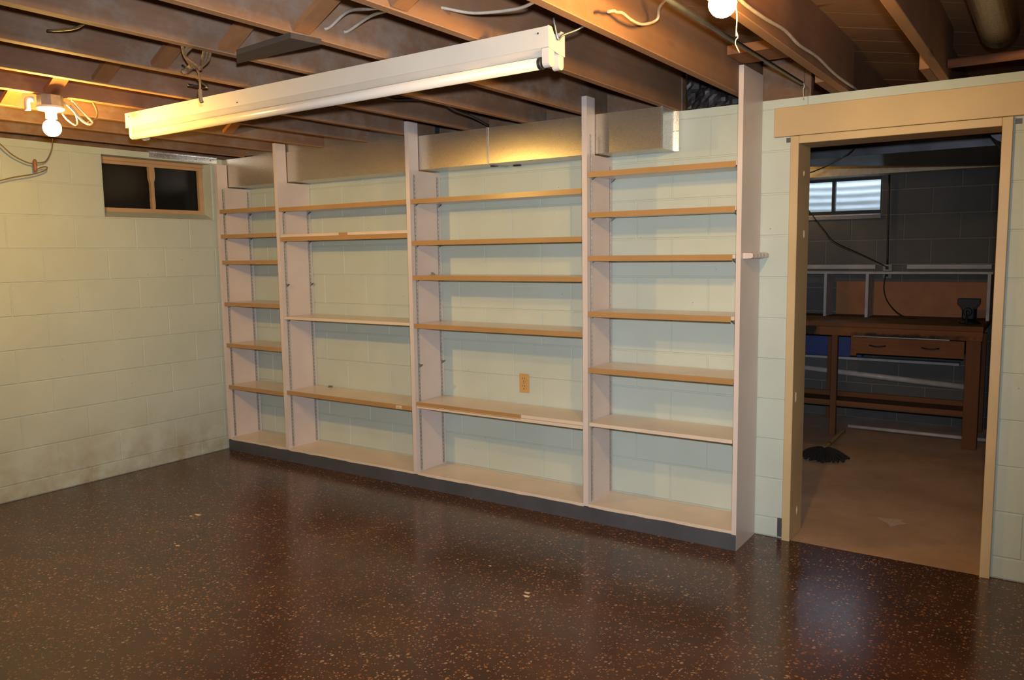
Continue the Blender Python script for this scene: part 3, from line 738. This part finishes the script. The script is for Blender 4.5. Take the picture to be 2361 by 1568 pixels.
# left-wall wire
bm = bmesh.new()
tube(bm, [(.12, -1.86, 2.19), (.12, -1.80, 2.15), (.12, -1.766, 2.118), (.12, -1.702, 2.060), (.12, -1.63, 2.026), (.12, -1.585, 2.020)], .0035, 7)
tube(bm, [(.12, -1.585, 2.026), (.12, -1.53, 2.035), (.12, -1.50, 2.07), (.12, -1.477, 2.126), (.12, -1.47, 2.18)], .0035, 7)
tube(bm, [(.12, -1.582, 1.985), (.12, -1.54, 2.005), (.12, -1.515, 2.005), (.12, -1.53, 1.985), (.12, -1.60, 1.958), (.12, -1.70, 1.935), (.12, -1.80, 1.905), (.12, -1.95, 1.88)], .0035, 7)
WR = thing('dangling_wire', (.12, -1.6, 1.88), 'thin brown antenna-like wire looping in front of the left wall', 'wire')
obj('wire', bm, 'brown_wire', WR)
bm = bmesh.new(); lathe(bm, [(.006, -.036), (.012, -.03), (.009, -.015), (.013, 0), (.008, .012), (.012, .024), (.006, .034)], (.12, -1.583, 2.012), 8); obj('connector', bm, 'copper', WR)

# ------------------------------------------------------------------ round duct and pipe at upper right
RD = thing('round_duct', (4.92, -1, 2.27), 'round grey duct pipe between joists at the top right corner', 'duct')
obj('duct_pipe', T([(4.935, -3.4, 2.335), (4.925, -.05, 2.335)], .072, 28, 0), 'steel', RD)
bm = bmesh.new()
lathe(bm, [(.073, -.9), (.0755, -.89), (.0755, -.87), (.073, -.86)], (4.928, 0, 2.335), 28, 'y'); obj('crimp_band', bm, 'zinc', RD)
tag(obj('cross_pipe', T([(4.748, -.10, 2.218), (5.6, -.10, 2.218)], .019, 14, 0), 'copper', base=(5.1, -.1, 2.2)), 'red-brown pipe crossing under the round duct above the doorway header', 'pipe')

# ------------------------------------------------------------------ storage room
TR = thing('trunk_duct', (4.3, 1.9, 2.02), 'dark sheet metal trunk duct under the storage room ceiling', 'duct')
bm = bmesh.new(); prism(bm, [(2.6, 1.36), (5.55, 1.36), (5.55, 3.05), (4.76, 2.62), (3.72, 1.85), (2.6, 1.6)], 2.02, 2.165); obj('duct_body', bm, 'steel_dark', TR)
obj('drive_cleat', B((3.93, 3.945, 1.353, 1.36, 2.018, 2.166)), 'steel_dark', TR)
obj('drive_cleat', B((4.52, 4.535, 1.353, 1.36, 2.018, 2.166)), 'steel_dark', TR)
bm = bmesh.new(); tube(bm, [(4.96, .55, 2.05), (4.96, 1.30, 2.05)], .11, 26, 0)
tag(obj('round_duct', bm, 'steel_dark'), 'dark round duct at the top right of the doorway opening', 'duct')
DB = thing('tin_duct', (4, 3.2, 2.045), 'flat galvanized duct above the storage room window, lit yellow at its left', 'duct')
obj('duct_body', B((2.6, 5.5, 3.12, YF-.002, 2.05, 2.165)), 'tin', DB)
# hidden bulb lighting it
K3 = thing('bulb_fixture', (3.02, 2.95, 2.168), 'lit bulb in the storage room hidden behind the left door jamb', 'lamp')
bm = bmesh.new(); lathe(bm, [(.05, 2.168), (.05, 2.15), (.022, 2.145), (.022, 2.13)], (3.02, 2.95, 0), 20); obj('lamp_holder', bm, 'porcelain', K3)
bm = bmesh.new(); lathe(bm, [(.013, 2.135), (.02, 2.12), (.03, 2.10), (.03, 2.085), (.02, 2.065), (.002, 2.06)], (3.02, 2.95, 0), 14); obj('light_bulb', bm, 'bulb_far', K3)
# far window
W2 = empty_struct('window_2', (3.53, YF+.05, 1.725))
xa, xb, za, zb = 3.10, 3.93, 1.725, 2.045
obj('window_frame', B((xa, xb, YF+.07, YF+.11, zb-.02, zb), (xa, xb, YF+.07, YF+.11, 1.745, 1.772), (xb-.022, xb, YF+.07, YF+.11, 1.772, zb-.02), (xa, xa+.022, YF+.07, YF+.11, 1.772, zb-.02)), 'black', W2)
obj('mullion', B((3.522, 3.548, YF+.06, YF+.11, 1.772, zb-.02)), 'black', W2)
for a, c in ((xa+.022, 3.522), (3.548, xb-.022)): obj('pane', B((a, c, YF+.088, YF+.091, 1.772, zb-.02)), 'glass', W2)
bm = bmesh.new(); extr(bm, [(xa, YF-.012, 1.73), (xa, YF+.11, 1.75), (xa, YF+.11, 1.71), (xa, YF-.012, 1.70)], (xb-xa, 0, 0)); obj('window_sill', bm, 'sill', W2)
# corrugated window well outside
bm = bmesh.new(); nz, na = 60, 28; zt, zb_ = 2.40, 1.45; rings = []
for j in range(nz+1):
    z = zb_+(zt-zb_)*j/nz; rr = .62+.005*math.sin(2*math.pi*z/.068)
    rings.append([bm.verts.new((3.53-rr*math.cos(math.pi*i/na), YF+.19+rr*.9*math.sin(math.pi*i/na), z)) for i in range(na+1)])
for A, B_ in zip(rings, rings[1:]):
    for i in range(na): fc = bm.faces.new((A[i], A[i+1], B_[i+1], B_[i])); fc.smooth = True
tag(obj('window_well', bm, 'wellsteel', base=(3.53, YF+.4, 1.45)), 'corrugated pale steel well outside the storage room window', 'window well')
struct(obj('ground_outside', B((2.7, 4.4, YF+.19, YF+1.0, 1.36, 1.44)), 'soil'))
# ledge boards on wall, outlet, cords
tag(obj('ledge_board', B((2.9, 3.905, YF-.03, YF-.001, 1.278, 1.312)), 'farwhite'), 'dusty white ledge board on the dark block wall, left of the outlet cord', 'board')
tag(obj('ledge_board', B((4.144, 4.742, YF-.03, YF-.001, 1.278, 1.312)), 'farwhite'), 'dusty white ledge board on the dark block wall, right of the outlet cord', 'board')
OB = thing('outlet_box', (4.0, YF, 1.20), 'grey outlet box on the dark block wall above the workbench', 'outlet')
obj('box_body', B((3.965, 4.035, YF-.045, YF, 1.20, 1.315), bev=.003), 'sill', OB)
for z in (1.275, 1.215): obj('socket_face', B((3.985, 4.01, YF-.047, YF-.045, z, z+.025), bev=.002), 'slot', OB)
tag(obj('wall_conduit', T([(3.995, YF-.015, 1.31), (3.99, YF-.015, 1.6), (3.985, YF-.015, 2.05)], .008, 8, 3), 'black', base=(3.99, YF-.02, 1.31)), 'dark vertical conduit running up the block wall from the outlet box', 'conduit')
tag(obj('black_cable', T([(4.24, .9, 2.16), (4.17, 1.0, 2.03), (4.05, 1.0, 1.95), (3.93, 1.0, 1.905), (3.85, 1.0, 1.89)], .004, 6, 6), 'black', base=(4, 1, 1.9)), 'black cord drooping across the storage room window', 'cord')
tag(obj('black_cable', T([(3.50, 2.5, 1.80), (3.558, 2.5, 1.735), (3.665, 2.5, 1.597), (3.75, 2.5, 1.50), (3.9, 2.75, 1.40), (3.98, 3.2, 1.31), (4.0, 3.25, 1.29)], .004, 6, 6), 'black', base=(3.8, 2.8, 1.3)), 'black cord drooping down the block wall to the outlet box', 'cord')
tag(obj('black_cable', T([(3.99, YF-.05, 1.23), (3.985, YF-.08, 1.12), (4.02, YF-.12, 1.02), (4.10, YF-.2, .94), (4.18, YF-.28, .905), (4.26, YF-.32, .900)], .005, 6, 6), 'black', base=(4.1, 3.1, .9)), 'black cord curling from the outlet box down onto the workbench top', 'cord')
# workbench
WBn = thing('workbench', (4.1, 2.85, 0), 'old wooden workbench with a drawer and grease stains against the dark block wall', 'workbench')
obj('bench_top', B((3.05, 4.758, 2.50, YF-.01, .853, .890), bev=.003), 'benchtop', WBn)
obj('front_edge', B((3.05, 4.756, 2.492, 2.5, .855, .889)), 'bench', WBn)
obj('apron', B((3.05, 4.755, 2.505, 2.545, .785, .852), bev=.002), 'apron', WBn)
obj('steel_rail', B((3.90, 4.55, 2.497, 2.505, .783, .789)), 'clip', WBn)
for (a, c, y, yb) in ((3.742, 3.786, 2.51, 2.56), (4.655, 4.748, 2.50, 2.59), (3.57, 3.62, 3.15, 3.2), (4.66, 4.74, 3.15, 3.22)):
    obj('leg', B((a, c, y, yb, 0, .786), bev=.002), 'benchz', WBn)
dr = obj('drawer', B((3.905, 4.645, 2.498, 2.518, .655, .780), (3.92, 4.63, 2.518, 2.95, .665, .77)), 'bench', WBn)
for xc in (4.075, 4.43):
    obj('drawer_handle', T([(xc-.055, 2.495, .722), (xc-.045, 2.480, .722), (xc-.02, 2.474, .718), (xc, 2.473, .717), (xc+.02, 2.474, .718), (xc+.045, 2.480, .722), (xc+.055, 2.495, .722)], .0055, 7, 4), 'black', dr)
obj('drawer_cleat', B((3.885, 3.905, 2.50, 2.54, .68, .785), (3.882, 3.925, 2.50, 2.54, .636, .682)), 'bench', WBn)
obj('shelf_rail', B((3.2, 4.656, 2.53, 2.55, .235, .272)), 'bench', WBn)
obj('shelf_rail', B((3.2, 4.656, 2.95, 2.97, .235, .275)), 'bench', WBn)
obj('lower_shelf', B((3.2, 4.655, 2.56, 2.94, .222, .236)), 'benchtop', WBn)
tag(obj('back_panel', B((3.60, 4.74, YF-.020, YF-.008, .892, 1.172)), 'hardboard'), 'orange-brown hardboard panel standing on the back of the workbench', 'panel')
OR = thing('bench_organizer', (4.2, 3.1, .891), 'white board organizer with upright dividers standing on the workbench', 'organizer')
obj('top_board', B((3.1, 4.77, 3.02, 3.26, 1.243, 1.262)), 'farwhite', OR)
for x in (3.556, 3.880, 4.735):
    obj('divider', B((x, x+.022, 3.02, 3.26, .891, 1.243)), 'farwhite', OR)
tag(obj('wall_shelf', B((3.1, 4.56, 3.17, YF-.002, .515, .535)), 'farwhite'), 'dusty white plank under the workbench against the dark wall', 'board')
tag(obj('drain_pipe', T([(3.05, YF-.03, .425), (4.60, YF-.03, .335)], .024, 14, 0), 'pvc', base=(3.9, YF-.03, .33)), 'thick white drain pipe sloping along the wall behind the workbench', 'pipe')
tag(obj('storage_bin', B((3.28, 3.84, 3.18, 3.28, .537, .74), bev=.005), 'blue'), 'dark blue bin on the white plank beneath the workbench', 'bin')
tag(obj('floor_pipe', T([(3.83, 2.78, .025), (4.9, 2.78, .025)], .014, 12, 0), 'pvc'), 'white pipe lying on the floor under the workbench', 'pipe')
# vise
VI = thing('bench_vise', (4.64, 2.75, .89), 'black cast iron bench vise on the right end of the workbench', 'vise')
bm = bmesh.new(); lathe(bm, [(.07, .890), (.072, .90), (.05, .912), (.045, .925)], (4.65, 2.75, 0), 20); obj('swivel_base', bm, 'vise', VI)
obj('body', B((4.60, 4.69, 2.72, 2.84, .92, 1.02), bev=.012), 'vise', VI)
bm = bmesh.new(); extr(bm, [(4.575, 2.64, 1.076), (4.575, 2.64, 1.045), (4.612, 2.64, 1.012), (4.616, 2.64, .935), (4.676, 2.64, .935), (4.680, 2.64, 1.012), (4.717, 2.64, 1.045), (4.717, 2.64, 1.076)], (0, .055, 0)); obj('front_jaw', bm, 'vise', VI)
bm = bmesh.new(); extr(bm, [(4.575, 2.705, 1.078), (4.575, 2.705, 1.04), (4.60, 2.705, 1.0), (4.69, 2.705, 1.0), (4.717, 2.705, 1.04), (4.717, 2.705, 1.078)], (0, .04, 0)); obj('rear_jaw', bm, 'vise', VI)
bm = bmesh.new(); lathe(bm, [(.024, 2.615), (.03, 2.62), (.03, 2.64)], (4.645, 0, .985), 16, 'y'); obj('screw_collar', bm, 'vise', VI)
bm = T([(4.645, 2.56, .98), (4.645, 2.72, .98)], .016, 12, 0); obj('screw', bm, 'vise', VI)
obj('handle', T([(4.645, 2.565, 1.00), (4.645, 2.565, .82)], .007, 8, 0), 'vise', VI)
# mop
MP = thing('floor_mop', (3.88, 1.68, 0), 'string mop with a pale wooden handle lying on the storage room floor', 'mop')
bm = bmesh.new()
for k in range(190):
    a = random.uniform(0, 2*math.pi); L_ = random.uniform(.05, .155); c0 = Vector((3.885, 1.72, .060))
    dx, dy = math.cos(a)*L_*1.05, math.sin(a)*L_*.95
    tube(bm, [c0+Vector((0, 0, random.uniform(-.02, .01))), c0+Vector((dx*.4, dy*.4, .006)), c0+Vector((dx*.8, dy*.8, -.02)), c0+Vector((dx+random.uniform(-.02,.02), dy, -.050))], .009, 5, 3)
o = obj('mop_strings', bm, 'mop', MP); o['kind'] = 'stuff'
obj('mop_clamp', B((3.84, 3.93, 1.715, 1.745, .045, .075), bev=.006), 'black', MP)
obj('handle', T([(3.885, 1.73, .065), (3.868, 2.0, .055), (3.84, 2.45, .035), (3.83, 2.62, .02)], .0135, 12, 4), 'mopwood', MP)
obj('grip_band', T([(3.872, 1.93, .058), (3.8715, 1.95, .0575)], .0142, 12, 0), 'black', MP)
